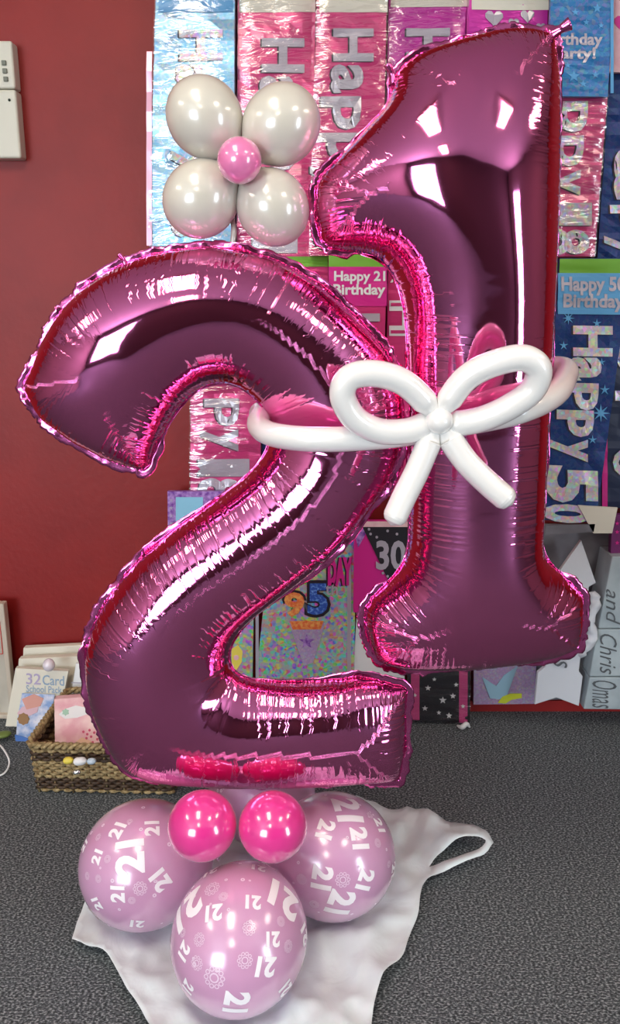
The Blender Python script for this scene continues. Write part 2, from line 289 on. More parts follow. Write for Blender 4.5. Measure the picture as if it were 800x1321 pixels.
def foil_number(name, flat, out, Yc, label, h=4.2, iters=700, tabs=()):
    B = resample(np.array(flat).reshape(-1,2), h)
    V, F, n = tri_mesh([B], h)
    X = inflate(V, F, n, iters, kc=KC, press=.01, damp=.97, smooth=SM, jitter=.3)
    # ease the blown-up seam onto the balloon's outline
    O = resample(np.array(out).reshape(-1,2), 2.); Sx = X[:n,:2]
    D = np.array([O[np.argmin(((O-q)**2).sum(1))]-q for q in Sx])
    for k in range(0, len(X), 2000):
        w2 = np.exp(-((X[k:k+2000,None,:2]-Sx[None,::2])**2).sum(2)/(2*22.**2))+1e-9
        X[k:k+2000,:2] += (w2@D[::2])/w2.sum(1)[:,None]
    dd, ss = nearest(B, V)
    sc = 1.36e-3
    nv = len(V)
    def w(p, z): 
        q = at(p[0], p[1], Yc); return (q.x, q.y - z*sc, q.z)
    VW = [w(p, p[2]) for p in X] + [w(p, -p[2]) for p in X[n:]]
    back = F.copy(); back[back>=n] += nv-n
    FF = [tuple(f) for f in F.tolist()] + [tuple(f[::-1]) for f in back.tolist()]
    root = empty(name, w((X[:n,0].mean(), X[:n,1].max()), 0), label, 'foil balloon')
    me = bpy.data.meshes.new('foil_body'); me.from_pydata(VW, [], FF); me.update(); me.shade_smooth()
    bm = bmesh.new(); bm.from_mesh(me); bmesh.ops.recalc_face_normals(bm, faces=bm.faces); bm.to_mesh(me); bm.free()
    u = me.uv_layers.new(name='seam'); li = np.zeros(len(me.loops), int); me.loops.foreach_get('vertex_index', li)
    src = np.where(li < nv, li, li-(nv-n)); u.data.foreach_set('uv', np.c_[ss[src], dd[src]].ravel())
    o = link('foil_body', me, foil, root); o.matrix_parent_inverse = Matrix.Translation(root.location).inverted()

    # flat sealed rim outside the seam
    R = X[:n,:2]; t = np.roll(R,-3,0)-np.roll(R,3,0); t /= np.linalg.norm(t,axis=1)[:,None]+1e-9
    area = .5*np.sum(R[:,0]*np.roll(R[:,1],-1)-R[:,1]*np.roll(R[:,0],-1)); nr = np.c_[t[:,1],-t[:,0]]*(1 if area>0 else -1)
    tn = np.roll(t,-8,0); tp = np.roll(t,8,0); cv = (tp[:,0]*tn[:,1]-tp[:,1]*tn[:,0])*(1 if area>0 else -1)
    for _ in range(10): cv = (np.roll(cv,1)+cv+np.roll(cv,-1))/3
    wd = np.clip(.6+cv*2.2, .25, 1.15)
    rows = []
    for k, q in enumerate((-.5, 2.5, 5.5, 8.5)):
        row = []
        for i in range(n):
            s = i*h; wob = noise.noise(Vector((s*.03,k*.0,3.1)))*6*(q/8.5) + noise.noise(Vector((s*.1,1.7,0)))*1.2*(q/8.5)
            e = R[i]+nr[i]*q*wd[i]*(1+.35*noise.noise(Vector((s*.06,9.,0))))
            row.append(w(e, wob if q > 0 else 0))
        rows.append(row)
    VV = [v for r in rows for v in r]
    FR = [(k*n+i,k*n+(i+1)%n,(k+1)*n+(i+1)%n,(k+1)*n+i) for k in range(3) for i in range(n)]
    rim = mesh_obj('seam_rim', VV, FR, foil_rim, root, True)
    so = rim.modifiers.new('t','SOLIDIFY'); so.thickness = .0006; so.offset = 0
    for (a, b2, r) in tabs:
        pa, pb = Vector(w(a, 0)), Vector(w(b2, 4)); Vt, Ft = tube([pa, pa.lerp(pb,.5)+Vector((.002,0,.001)), pb], [r*1.36e-3, r*.7e-3, r*1.1e-3], sub=5, nseg=9)
        mesh_obj('filling_tab', Vt, Ft, foil_rim, root, True)
    return root, X, n, w
foil_rim = mat('pink_foil_rim', (.84,.18,.48), .16, 1)
KC, SM = .12, .02
import time; t0=time.time()
two = foil_number('foil_number_balloon', FLAT2, OUT2, 1.38, 'metallic pink foil balloon shaped as the digit 2, standing on the latex balloons', tabs=(((163,345),(154,328),4),))
one = foil_number('foil_number_balloon', FLAT1, OUT1, 1.40, 'pink foil balloon shaped as the digit 1, raised right of the digit 2', tabs=(((708,46),(734,32),9),((508,108),(499,84),6)))
print('sim', time.time()-t0)
# ------------------------------------------------------------------ latex balloons
def latex(name, col, rough=.28, alpha=1., coat=1., pearl=(1,1,1)):
    m = mat(name, col, rough, .0)
    nt, lk, b = nodes(m); b.inputs['Coat Weight'].default_value = coat; b.inputs['Coat Roughness'].default_value = .11; b.inputs['Coat IOR'].default_value = 1.6
    b.inputs['Specular IOR Level'].default_value = 1.0; b.inputs['Sheen Weight'].default_value = .15
    if alpha < 1:
        b.inputs['Alpha'].default_value = alpha
    return m
def shape_r(R, el, c):
    """balloon radius in a direction whose cosine to the knot axis is c"""
    th = math.acos(max(-1, min(1, c))); return R*(1 + el*c*c*.5 + (.10*math.exp(-(th/.42)**2)))
def balloon_mesh(C, R, axis, el=.12, nu=48, nv=32):
    ax = Vector(axis).normalized(); e1 = ax.orthogonal().normalized(); e2 = ax.cross(e1)
    V = [C + ax*shape_r(R,el,1)]; F = []
    for j in range(1, nv):
        th = math.pi*j/nv; r = shape_r(R, el, math.cos(th))
        for i in range(nu):
            f = 2*math.pi*i/nu; V.append(C + ax*(r*math.cos(th)) + (e1*math.cos(f)+e2*math.sin(f))*(r*math.sin(th)))
    V.append(C - ax*shape_r(R,el,-1)); n = len(V)-1
    for i in range(nu):
        k = (i+1)%nu; F.append((0,1+i,1+k)); F.append((n,n-nu+k,n-nu+i))
        for j in range(nv-2): F.append((1+j*nu+i,1+(j+1)*nu+i,1+(j+1)*nu+k,1+j*nu+k))
    return V, F
def round_ends(pts, rads, r):
    """add hemispherical ends by radius steps"""
    P = [Vector(p) for p in pts]; out = []; rr = []
    d = (P[0]-P[1]).normalized(); e = (P[-1]-P[-2]).normalized()
    for f in (0, .35, .65, .9): out.append(P[0]+d*r*(1-f)*.95); rr.append(r*max(.03, math.sqrt(max(0,1-(1-f)**2))))
    out += P; rr += rads
    for f in (.9, .65, .35, 0): out.append(P[-1]+e*r*(1-f)*.95); rr.append(r*max(.03, math.sqrt(max(0,1-(1-f)**2))))
    return out, rr

# text as mesh
_tc = {}
def text_tris(s, maxe=None, bold=0., shear=0.):
    key = (s, maxe, bold, shear)
    if key in _tc: return _tc[key]
    cu = bpy.data.curves.new('t','FONT'); cu.body = s; cu.size = 1; cu.offset = bold; cu.resolution_u = 3; cu.shear = shear
    o = bpy.data.objects.new('t', cu); COL.objects.link(o)
    dg = bpy.context.evaluated_depsgraph_get(); me = o.evaluated_get(dg).to_mesh()
    bm = bmesh.new(); bm.from_mesh(me); bmesh.ops.remove_doubles(bm, verts=bm.verts, dist=1e-4); bmesh.ops.triangulate(bm, faces=bm.faces)
    if maxe:
        for _ in range(3):
            es = [e for e in bm.edges if e.calc_length() > maxe]
            if not es: break
            bmesh.ops.subdivide_edges(bm, edges=es, cuts=1, use_grid_fill=False); bmesh.ops.triangulate(bm, faces=bm.faces)
    V = np.array([v.co[:2] for v in bm.verts]); F = [tuple(v.index for v in f.verts) for f in bm.faces]
    bm.free(); bpy.data.objects.remove(o); bpy.data.curves.remove(cu)
    lo, hi = V.min(0), V.max(0)
    _tc[key] = (V-(lo+hi)/2, F, hi-lo); return _tc[key]

print_white = mat('white_balloon_print', (.93,.88,.92), .5)
print_faint = mat('faint_balloon_print', (.80,.62,.76), .5)
lilac = latex('lilac_pearl_latex', (.72,.37,.60), .22, .88)
hotpink = latex('hot_pink_latex', (.80,.03,.28), .2)
pearl = latex('pearl_white_latex', (.62,.59,.51), .22)
rosepearl = latex('rose_pearl_latex', (.80,.20,.44), .22)
white_latex = latex('white_latex', (.88,.86,.83), .32)

for m_ in (pearl, rosepearl, lilac): m_.node_tree.nodes['Principled BSDF'].inputs['Coat Roughness'].default_value = .17
def ray_hit(C, R, px, py):
    d = ray(px, py).normalized(); o = Vector((0,0,CAMZ)); oc = o-C; b = oc.dot(d); c = oc.dot(oc)-R*R; q = b*b-c
    if q < 0: return None
    return o + d*(-b-math.sqrt(q))
def rosette(r):
    V = []; F = []
    for k in range(10):
        a = 2*math.pi*k/10; c = (r*.78*math.cos(a), r*.78*math.sin(a)); n = 8; b = len(V)
        for rad in (r*.24, r*.15):
            for i in range(n): V.append((c[0]+rad*math.cos(2*math.pi*i/n), c[1]+rad*math.sin(2*math.pi*i/n)))
        for i in range(n): F.append((b+i,b+(i+1)%n,b+n+(i+1)%n,b+n+i))
    b = len(V); n = 14
    for rad in (r*.45, r*.32):
        for i in range(n): V.append((rad*math.cos(2*math.pi*i/n), rad*math.sin(2*math.pi*i/n)))
    for i in range(n): F.append((b+i,b+(i+1)%n,b+n+(i+1)%n,b+n+i))
    return np.array(V), F
def ring(r):
    n = 10; V = [(q*math.cos(2*math.pi*i/n), q*math.sin(2*math.pi*i/n)) for q in (r, r*.35) for i in range(n)]
    return np.array(V), [(i,(i+1)%n,n+(i+1)%n,n+i) for i in range(n)]
def party_balloon(C, R, axis, el, label, marks, roses, org, k, name='printed_balloon', col=None, seed=1):
    C = Vector(C); root = empty(name, C-Vector((0,0,R)), label, 'balloon', 'printed lilac balloons at the base')
    V, F = balloon_mesh(C, R, axis, el); mesh_obj('balloon_skin', V, F, lilac, root, True)
    ax = Vector(axis).normalized(); kp = C+ax*shape_r(R,el,1)
    V, F = tube([kp-ax*.004, kp+ax*.006, kp+ax*.012], [.006,.004,.009], sub=3, nseg=10); mesh_obj('knot', V, F, lilac, root, True)
    Fa = MB()
    def stick(mb, V2, F2, P, ang, lift=1.005, frame=None):
        n = (P-C).normalized()
        if frame: right, up = frame
        else: right, up = Vector((1,0,0)), Vector((0,math.sin(PITCH),math.cos(PITCH)))
        ex = (right*math.cos(ang)+up*math.sin(ang)); ex = (ex-n*ex.dot(n)).normalized(); ey = n.cross(ex)
        out = []
        for x, y in V2:
            q = (P+ex*x+ey*y-C).normalized(); out.append(C+q*(shape_r(R,el,q.dot(ax))*lift))
        mb.add(out, F2)
    for (x, y, size, deg) in marks:
        P = ray_hit(C, R*1.03, org[0]+x/k, org[1]+y/k)
        if P is None: continue
        s = size/k*(P-Vector((0,0,CAMZ))).length/FPX/.72*1.02
        V2, F2, _ = text_tris('21', .12, .05); mb = MB(); stick(mb, V2*s, F2, P, math.radians(deg)); mb.obj('printed_number', print_white, root)
    rg = random.Random(seed)
    for (x, y, r) in roses:
        P = ray_hit(C, R*1.03, org[0]+x/k, org[1]+y/k)
        if P is None: continue
        V2, F2 = rosette(r/k*1.4e-3); mb = MB(); stick(mb, V2, F2, P, 0, 1.004); mb.obj('printed_rosette', print_faint, root)
    for i in range(46):      # loose dots and, out of the first view, more of the same print
        n = Vector((rg.gauss(0,1),rg.gauss(0,1),rg.gauss(0,1))).normalized(); P = C+n*R
        V2, F2 = ring(rg.choice((.0022,.003,.0038))); stick(Fa, V2, F2, P, 0, 1.004, (n.orthogonal(), n.cross(n.orthogonal())))
        if n.dot((Vector((0,0,CAMZ))-C).normalized()) < -.05 and i % 2 == 0:
            V2, F2, _ = text_tris('21', .12, .05); mb = MB(); stick(mb, V2*rg.choice((.022,.04)), F2, P, rg.random()*6, 1.005, (n.orthogonal(), n.cross(n.orthogonal()))); mb.obj('printed_number', print_white, root)
    tag(Fa.obj('printed_dots', print_faint, root), kind='stuff')
    return root
hub = Vector((-.075,1.36,.17))
def bl(px, py, R, z):
    return atz(px, py, z)
C1 = bl(309,1209,.121,.128); C2 = bl(186,1114,.124,.128); C3 = bl(429,1103,.124,.128)
C4 = Vector((-.11,1.635,.128))
party_balloon(C1, .118, hub-C1, .12, 'lilac balloon printed with white 21s, front one resting on the plastic bag',
  [(165,300,125,222),(600,262,125,155),(458,275,52,183),(283,322,58,183),(270,145,50,195),(480,130,46,170),(512,560,66,168),(385,708,85,262),(158,490,50,245),(180,640,45,235),(598,655,55,125),(685,418,60,105),(545,440,50,180)],
  [(440,390,27),(420,530,30),(222,440,25),(215,540,27),(290,602,42),(275,215,34),(612,470,24),(150,410,18),(580,360,20),(325,250,20)], (190,1080), 3.333, seed=2)
party_balloon(C2, .122, hub-C2, .08, 'lilac balloon printed with white 21s, left one of the base, nearest the basket',
  [(228,190,62,88),(405,180,62,85),(127,325,50,90),(230,515,62,92),(290,325,125,98),(448,445,72,125),(330,665,50,165),(128,562,48,125),(70,270,40,95)],
  [(345,485,36),(180,335,20),(135,225,20),(135,435,20),(82,420,20),(303,545,20),(293,145,16)], (90,1020), 3.81, seed=3)
party_balloon(C3, .122, hub-C3, .08, 'lilac balloon printed with white 21s, right one of the base, beside the bag handle',
  [(228,88,95,262),(143,168,55,262),(273,200,62,262),(130,352,66,262),(295,360,58,245),(200,450,85,255),(347,152,42,240),(395,320,40,262)],
  [(208,360,30),(340,220,18),(310,115,15),(55,355,20),(100,450,20),(380,300,14)], (370,1010), 2.857, seed=4)
party_balloon(C4, .122, hub-C4, .08, 'rear lilac balloon printed with white 21s, hidden behind the base', [], [], (0,0), 1, seed=5)

def plain_balloon(name, C, R, axis, m, label, group, el=.06, parent=None, knot=True):
    C = Vector(C); ax = Vector(axis).normalized(); V, F = balloon_mesh(C, R, axis, el)
    if parent: o = mesh_obj(name, V, F, m, parent, True); return o
    root = empty(name, C-Vector((0,0,R)), label, 'balloon', group); mesh_obj('balloon_skin', V, F, m, root, True)
    kp = C+ax*shape_r(R,el,1); V, F = tube([kp-ax*.003, kp+ax*.004, kp+ax*.008], [.004,.003,.006], sub=3, nseg=10); mesh_obj('knot', V, F, m, root, True)
    return root
P1 = at(261,1065,1.245); P2 = at(352,1066,1.245); mid = (P1+P2)/2
plain_balloon('small_round_balloon', P1, .0603, Vector((mid.x,mid.y+.12,mid.z-.02))-P1, hotpink, 'small hot pink balloon under the foil 2, left one of the pair', 'small hot pink balloons', 0)
plain_balloon('small_round_balloon', P2, .0603, Vector((mid.x,mid.y+.12,mid.z-.02))-P2, hotpink, 'small hot pink balloon under the foil 2, right one of the pair', 'small hot pink balloons', 0)

# flower of balloons
fY = 1.38; fc = at(309,210,fY)
fr = empty('balloon_flower', at(303,312,fY), 'balloon flower with four pearl white petals and a pink centre above the foil 2', 'balloon flower')
for (px, py, R) in ((264,152,.0595),(363,161,.060),(259,257,.0595),(352,268,.058)):
    c = at(px, py, fY); plain_balloon('petal', c, R*.98, fc-c, pearl, None, None, .14, fr)
plain_balloon('flower_centre', at(309,207,fY-.055), .0335, (0,1,0), rosepearl, None, None, .05, fr)
V, F = tube([at(309,225,fY+.02), at(300,275,fY+.02), at(302,300,fY+.01), at(297,330,fY+.01)], [.004,.003,.005,.004], sub=5, nseg=8); mesh_obj('twisted_stem', V, F, pearl, fr, True)

# ribbon bow of long white balloons
kc = at(565,541,1.205)
bow = empty('balloon_bow', kc, 'white twisted balloon bow and band tied around the foil 2 and 1', 'balloon bow')
r0 = .0192
def loop(pts, Y, name):
    P = [at(x, y, Y+dy) for x, y, dy in pts]; n = len(P); rr = [r0]*n
    rr[0] = rr[-1] = .006; V, F = tube(P, rr, sub=8); mesh_obj(name, V, F, white_latex, bow, True)
loop([(564,540,0),(548,518,-.01),(520,493,-.02),(484,482,-.03),(452,487,-.035),(442,510,-.03),(458,540,-.02),(490,556,-.01),(525,556,-.005),(548,548,0),(563,542,0)], 1.205, 'bow_loop')
loop([(566,540,0),(580,515,-.01),(604,486,-.02),(640,468,-.03),(676,462,-.035),(695,477,-.03),(686,504,-.02),(655,526,-.015),(620,541,-.005),(588,546,0),(567,542,0)], 1.205, 'bow_loop')
def tail(pts, name):
    P = [at(x, y, Y) for x, y, Y in pts]; n = len(P)
    Pp, rr = round_ends(P[1:], [r0*.98]*(n-1), r0*.98); Pp = [P[0]]+Pp[3:]; rr = [.006]+rr[3:]
    V, F = tube(Pp, rr, sub=5); mesh_obj(name, V, F, white_latex, bow, True)
tail([(563,546,1.205),(553,572,1.20),(538,608,1.195),(522,640,1.19),(511,664,1.185)], 'bow_tail')
tail([(568,546,1.205),(582,568,1.20),(602,596,1.195),(628,622,1.19),(650,641,1.185)], 'bow_tail')
V, F = balloon_mesh(kc+Vector((0,-.012,0)), .0205, (0,1,.2), .02, 24, 16); mesh_obj('bow_knot', V, F, white_latex, bow, True)
bp_ = [(352,528,1.47),(338,536,1.40),(334,549,1.33),(350,560,1.265),(392,566,1.222),(450,566,1.212),(520,560,1.218),(565,550,1.228),(620,542,1.222),(672,530,1.225),(712,512,1.28),(728,492,1.36),(724,474,1.45),(650,478,1.56),(500,500,1.58)]
V, F = tube([at(x,y,Y) for x,y,Y in bp_], [r0]*len(bp_), closed=True, sub=8); mesh_obj('waist_band', V, F, white_latex, bow, True)

# ------------------------------------------------------------------ white carrier bag on the floor
bag_m = mat('white_plastic_film', (.72,.81,.83), .38)
nt, lk, b = nodes(bag_m); b.inputs['Coat Weight'].default_value = .25; b.inputs['Coat Roughness'].default_value = .2
b.inputs['Subsurface Weight'].default_value = .0
nw = tex_noise(nt, lk, 11, 3, dist=1.2); bp = nt.new('ShaderNodeBump'); bp.inputs['Strength'].default_value = .35; bp.inputs['Distance'].default_value = .008
lk.new(nw.outputs['Fac'], bp.inputs['Height']); lk.new(bp.outputs[0], b.inputs['Normal'])
outl = [(94,1224),(100,1200),(112,1170),(135,1145),(180,1120),(260,1070),(360,1050),(440,1042),(480,1043),(500,1052),(530,1054),(556,1068),(580,1075),(606,1080),(625,1088),(636,1104),(628,1116),(608,1124),(582,1132),(560,1140),(546,1149),(541,1170),(540,1192),(528,1212),(520,1248),(500,1262),(486,1290),(478,1330),(476,1400),(400,1440),(300,1430),(215,1400),(196,1340),(178,1305),(160,1282),(148,1256),(140,1240),(122,1234)]
holl = [(553,1128),(562,1117),(580,1108),(602,1102),(619,1100),(627,1104),(622,1111),(600,1118),(578,1124)]
hb = 6.
Lp = [resample(outl, hb, 60, 2), resample(holl, 5, 90, 2)]
Vb, Fb, nb = tri_mesh(Lp, hb)
dedge = np.minimum(nearest(Lp[0], Vb)[0], nearest(Lp[1], Vb)[0])
FOLDS = [(.5,5.5,.016,.1),(1.9,7.,.014,.4),(2.7,11.,.009,.2),(1.1,15.,.006,.7),(.1,21.,.004,.5),(2.3,30.,.0022,.3)]
pts = []
for (x, y), de in zip(Vb, dedge):
    p = atz(x, y, 0)
    foot = min(1., min((((p-c).xy.length/.10)**2 for c in (C1,C2,C3,C4))))
    wx = noise.noise(Vector((p.x*5,p.y*5,2)))*.06; wy = noise.noise(Vector((p.x*5,p.y*5,9)))*.06
    z = 0
    for (a, f, am, ph) in FOLDS:
        t = ((p.x+wx)*math.cos(a)+(p.y+wy)*math.sin(a))*f+ph; z += am*(abs((t%1)*2-1)**1.4)*(.45+.9*abs(noise.noise(Vector((p.x*4,p.y*4,ph)))))
    z = .003 + foot*z + .008*math.exp(-de/10)*foot
    if x > 540: z += .010*math.sin(min(1,(x-540)/95)*math.pi*.75) 
    pts.append((p.x, p.y, max(.003, z)))
bag = mesh_obj('carrier_bag', pts, Fb.tolist(), bag_m, None, True)
tag(bag, 'crumpled white plastic carrier bag with loop handle spread under the balloons', 'plastic bag')
so = bag.modifiers.new('film','SOLIDIFY'); so.thickness = .0008; so.offset = 0

# ------------------------------------------------------------------ goods hanging on and leaning against the back wall
def crinkle(m, scale=9, stretch=(1,1,6), strength=.5, dist=.006, detail=3):
    nt, lk, b = nodes(m); n = tex_noise(nt, lk, scale, detail, mapping=stretch, dist=.4)
    bp = nt.new('ShaderNodeBump'); bp.inputs['Strength'].default_value = strength; bp.inputs['Distance'].default_value = dist
    lk.new(n.outputs['Fac'], bp.inputs['Height']); lk.new(bp.outputs[0], b.inputs['Normal']); return m
def holo(name, base, cell=220, sat=.6, metal=.75, rough=.3, mixf=.6, val=.8):
    m = mat(name, base, rough, metal); nt, lk, b = nodes(m)
    v = nt.new('ShaderNodeTexVoronoi'); v.inputs['Scale'].default_value = cell
    tc = nt.new('ShaderNodeTexCoord'); lk.new(tc.outputs['Object'], v.inputs['Vector'])
    n = tex_noise(nt, lk, 14, 2)
    hs = nt.new('ShaderNodeCombineColor'); hs.mode = 'HSV'; hs.inputs[1].default_value = sat; hs.inputs[2].default_value = val
    sx = nt.new('ShaderNodeSeparateColor'); lk.new(v.outputs['Color'], sx.inputs[0])
    a = nt.new('ShaderNodeMath'); a.operation = 'MULTIPLY_ADD'; lk.new(n.outputs['Fac'], a.inputs[0]); a.inputs[1].default_value = 3.; lk.new(sx.outputs[0], a.inputs[2])
    fr_ = nt.new('ShaderNodeMath'); fr_.operation = 'FRACT'; lk.new(a.outputs[0], fr_.inputs[0]); lk.new(fr_.outputs[0], hs.inputs[0])
    mx = nt.new('ShaderNodeMix'); mx.data_type = 'RGBA'; mx.inputs['A'].default_value = (*base,1); lk.new(hs.outputs[0], mx.inputs['B'])
    mm = nt.new('ShaderNodeMath'); mm.operation = 'MULTIPLY'; lk.new(sx.outputs[1], mm.inputs[0]); mm.inputs[1].default_value = mixf; lk.new(mm.outputs[0], mx.inputs['Factor'])
    lk.new(mx.outputs['Result'], b.inputs['Base Color'])
    bp = nt.new('ShaderNodeBump'); bp.inputs['Strength'].default_value = .6; bp.inputs['Distance'].default_value = .003
    lk.new(v.outputs['Color'], bp.inputs['Height']); lk.new(bp.outputs[0], b.inputs['Normal'])
    return m
pinkfilm = crinkle(mat('pink_banner_foil', (.70,.05,.22), .30, .35, Coat_Weight=.8, Coat_Roughness=.1), 10)
magfilm = crinkle(mat('magenta_banner_foil', (.62,.03,.38), .30, .35, Coat_Weight=.8, Coat_Roughness=.1), 10)
bluefilm = holo('pale_blue_hologram_foil', (.16,.48,.75), 160, .3, .45, .3, .5); 
navy = holo('navy_banner_foil', (.006,.035,.17), 120, .7, .3, .35, .04)
cyan = holo('turquoise_banner_foil', (.01,.16,.42), 120, .7, .3, .35, .15)
darknavy = mat('dark_navy_card', (.012,.02,.06), .4)
silver = holo('silver_hologram_letters', (.62,.55,.60), 120, .6, .3, .35, .75, 1.)
grey_l = mat('silver_grey_letters', (.50,.46,.52), .38, .3, Coat_Weight=.5)
shadowink = mat('dark_letter_outline', (.03,.02,.035), .5)
green = mat('lime_green_header_card', (.16,.42,.03), .5)
skyc = mat('light_blue_card', (.10,.36,.66), .5)
white = mat('white_card', (.78,.78,.78), .55)
cream = mat('cream_card', (.70,.66,.55), .6)
pinkcard = noisy(mat('soft_pink_card', (.75,.42,.45), .5), (.72,.36,.42), (.85,.62,.60), 22)
lilacc = holo('lilac_glitter_card', (.42,.28,.50), 200, .4, .2, .4, .35)
black = mat('black_card', (.012,.010,.016), .35, Coat_Weight=.5)
hotc = mat('magenta_card', (.65,.012,.25), .45)
purple = noisy(mat('purple_card', (.25,.05,.4), .5), (.16,.03,.30), (.45,.25,.6), 90)
cello = bpy.data.materials.new('cellophane'); cello.use_nodes = True
nt = cello.node_tree.nodes; lk = cello.node_tree.links
for q in list(nt): nt.remove(q)
tr = nt.new('ShaderNodeBsdfTransparent'); gl = nt.new('ShaderNodeBsdfGlossy'); gl.inputs['Roughness'].default_value = .14
mx = nt.new('ShaderNodeMixShader'); ou = nt.new('ShaderNodeOutputMaterial'); mx.inputs[0].default_value = .15
n = tex_noise(nt, lk, 9, 3, mapping=(.8,1,4), dist=.8); bp = nt.new('ShaderNodeBump'); bp.inputs['Strength'].default_value = .9; bp.inputs['Distance'].default_value = .012
lk.new(n.outputs['Fac'], bp.inputs['Height']); lk.new(bp.outputs[0], gl.inputs['Normal'])
lk.new(tr.outputs[0], mx.inputs[1]); lk.new(gl.outputs[0], mx.inputs[2]); lk.new(mx.outputs[0], ou.inputs[0])

class Pack:
    """a flat packet or card whose face is the quad TL TR BR BL seen in the photograph, at depth Y"""
    def __init__(s, name, quad, Y, thick, m, label, cat, group=None, wave=0., part='card', Yb=None, seed=0, nx=6, nz=28):
        Yb = Y if Yb is None else Yb
        s.q = quad; s.c = [at(*quad[0],Y), at(*quad[1],Y), at(*quad[2],Yb), at(*quad[3],Yb)]
        s.wave = wave; s.seed = seed; s.thick = thick
        base = (s.c[2]+s.c[3])/2
        s.root = empty(name, base, label, cat, group)
        if not wave: nx, nz = 2, 2
        V = []; F = []
        for k in (0, 1):
            for j in range(nz+1):
                for i in range(nx+1):
                    V.append(s.P(i/nx, j/nz, 0 if k == 0 else -thick) if k == 0 else s.flat(i/nx, j/nz)+Vector((0,thick,0)))
        n = (nx+1)*(nz+1)
        for j in range(nz):
            for i in range(nx):
                a = j*(nx+1)+i; F.append((a,a+nx+1,a+nx+2,a+1)); F.append((n+a,n+a+1,n+a+nx+2,n+a+nx+1))
        for i in range(nx):
            F.append((i,i+1,n+i+1,n+i)); a = nz*(nx+1)+i; F.append((a,n+a,n+a+1,a+1))
        for j in range(nz):
            a = j*(nx+1); F.append((a,n+a,n+a+nx+1,a+nx+1)); a += nx; F.append((a,a+nx+1,n+a+nx+1,n+a))
        s.body = mesh_obj(part, V, F, m, s.root)
    def flat(s, u, v):
        a = s.c[0].lerp(s.c[1], u); b = s.c[3].lerp(s.c[2], u); return a.lerp(b, v)
    def P(s, u, v, out=0.):
        p = s.flat(u, v); w = 0
        if s.wave: w = s.wave*(noise.noise(Vector((u*1.2+s.seed*5.1, v*14, s.seed)))+.6*noise.noise(Vector((u*3, v*33, s.seed+7))))
        return Vector((p.x, p.y-out-w-(s.wave if s.wave else 0), p.z))
    def uv(s, px, py):
        q = s.q; v = (py-(q[0][1]+q[1][1])/2)/((q[2][1]+q[3][1])/2-(q[0][1]+q[1][1])/2)
        xl = q[0][0]+(q[3][0]-q[0][0])*v; xr = q[1][0]+(q[2][0]-q[1][0])*v
        return (px-xl)/(xr-xl), v
    def shape(s, name, pts, m, out=.0012, tris=None, t=.0008):
        """flat printed or applied piece: polygon in photograph coordinates"""
        V = [s.P(*s.uv(x,y), out) for x, y in pts]
        if tris: return mesh_obj(name, V, tris, m, s.root)
        n = len(V); V += [v+Vector((0,t,0)) for v in V]
        return mesh_obj(name, V, [tuple(range(n))[::-1], tuple(range(n,2*n))]+[(i,(i+1)%n,n+(i+1)%n,n+i) for i in range(n)], m, s.root)
    def rect(s, name, x0, y0, x1, y1, m, out=.0012):
        """band or inset panel that follows the surface"""
        nx, nz = (6, 10) if s.wave else (1, 1); V = []; F = []
        for j in range(nz+1):
            for i in range(nx+1): V.append(s.P(*s.uv(x0+(x1-x0)*i/nx, y0+(y1-y0)*j/nz), out))
        for j in range(nz):
            for i in range(nx): a = j*(nx+1)+i; F.append((a,a+nx+1,a+nx+2,a+1))
        return mesh_obj(name, V, F, m, s.root)
    def text(s, name, st, x0, y0, x1, y1, m, rot=0, out=.002, bold=.02, outline=None, shear=0., skew=0):
        V2, F2, sz = text_tris(st, .2 if s.wave else None, bold, shear)
        def put(nm, mm, grow, o_):
            V = []
            for x, y in V2:
                a, b = x/sz[0], y/sz[1]
                if rot == 90: a, b = b, -a          # reads downwards
                cx, cy = (x0+x1)/2, (y0+y1)/2
                px = cx + a*((x1-x0)+grow); py = cy - b*((y1-y0)+grow)
                V.append(s.P(*s.uv(px+skew*(py-cy), py), o_))
            return mesh_obj(nm, V, F2, mm, s.root)
        if outline:
            o = put('letter_shadow', outline, 0, out*.6)
            o.location.x -= .004; o.location.z -= .0015
        return put(name, m, 0, out)
    def sleeve(s, out=.007):
        V = []; F = []; nx, nz = 8, 40; d = Vector((0,0,0))
        for j in range(nz+1):
            for i in range(nx+1):
                u, v = i/nx*1.03-.015, j/nz; p = s.P(u, v, 0); e = min(u+.015, 1.015-u)*8
                w = noise.noise(Vector((u*2+s.seed, v*22, 4)))*.003
                V.append(Vector((p.x, p.y-out*min(1,max(.3,e))-abs(w), p.z)))
        for j in range(nz):
            for i in range(nx): a = j*(nx+1)+i; F.append((a,a+nx+1,a+nx+2,a+1))
        return mesh_obj('cellophane_sleeve', V, F, cello, s.root, True)
BG = 'foil banners hung on the wall'
def letters(p, items, m, outline=shadowink, bold=.03):
    for st, x0, y0, x1, y1 in items: p.text('letter', st, x0, y0, x1, y1, m, 90, .003, bold, outline)
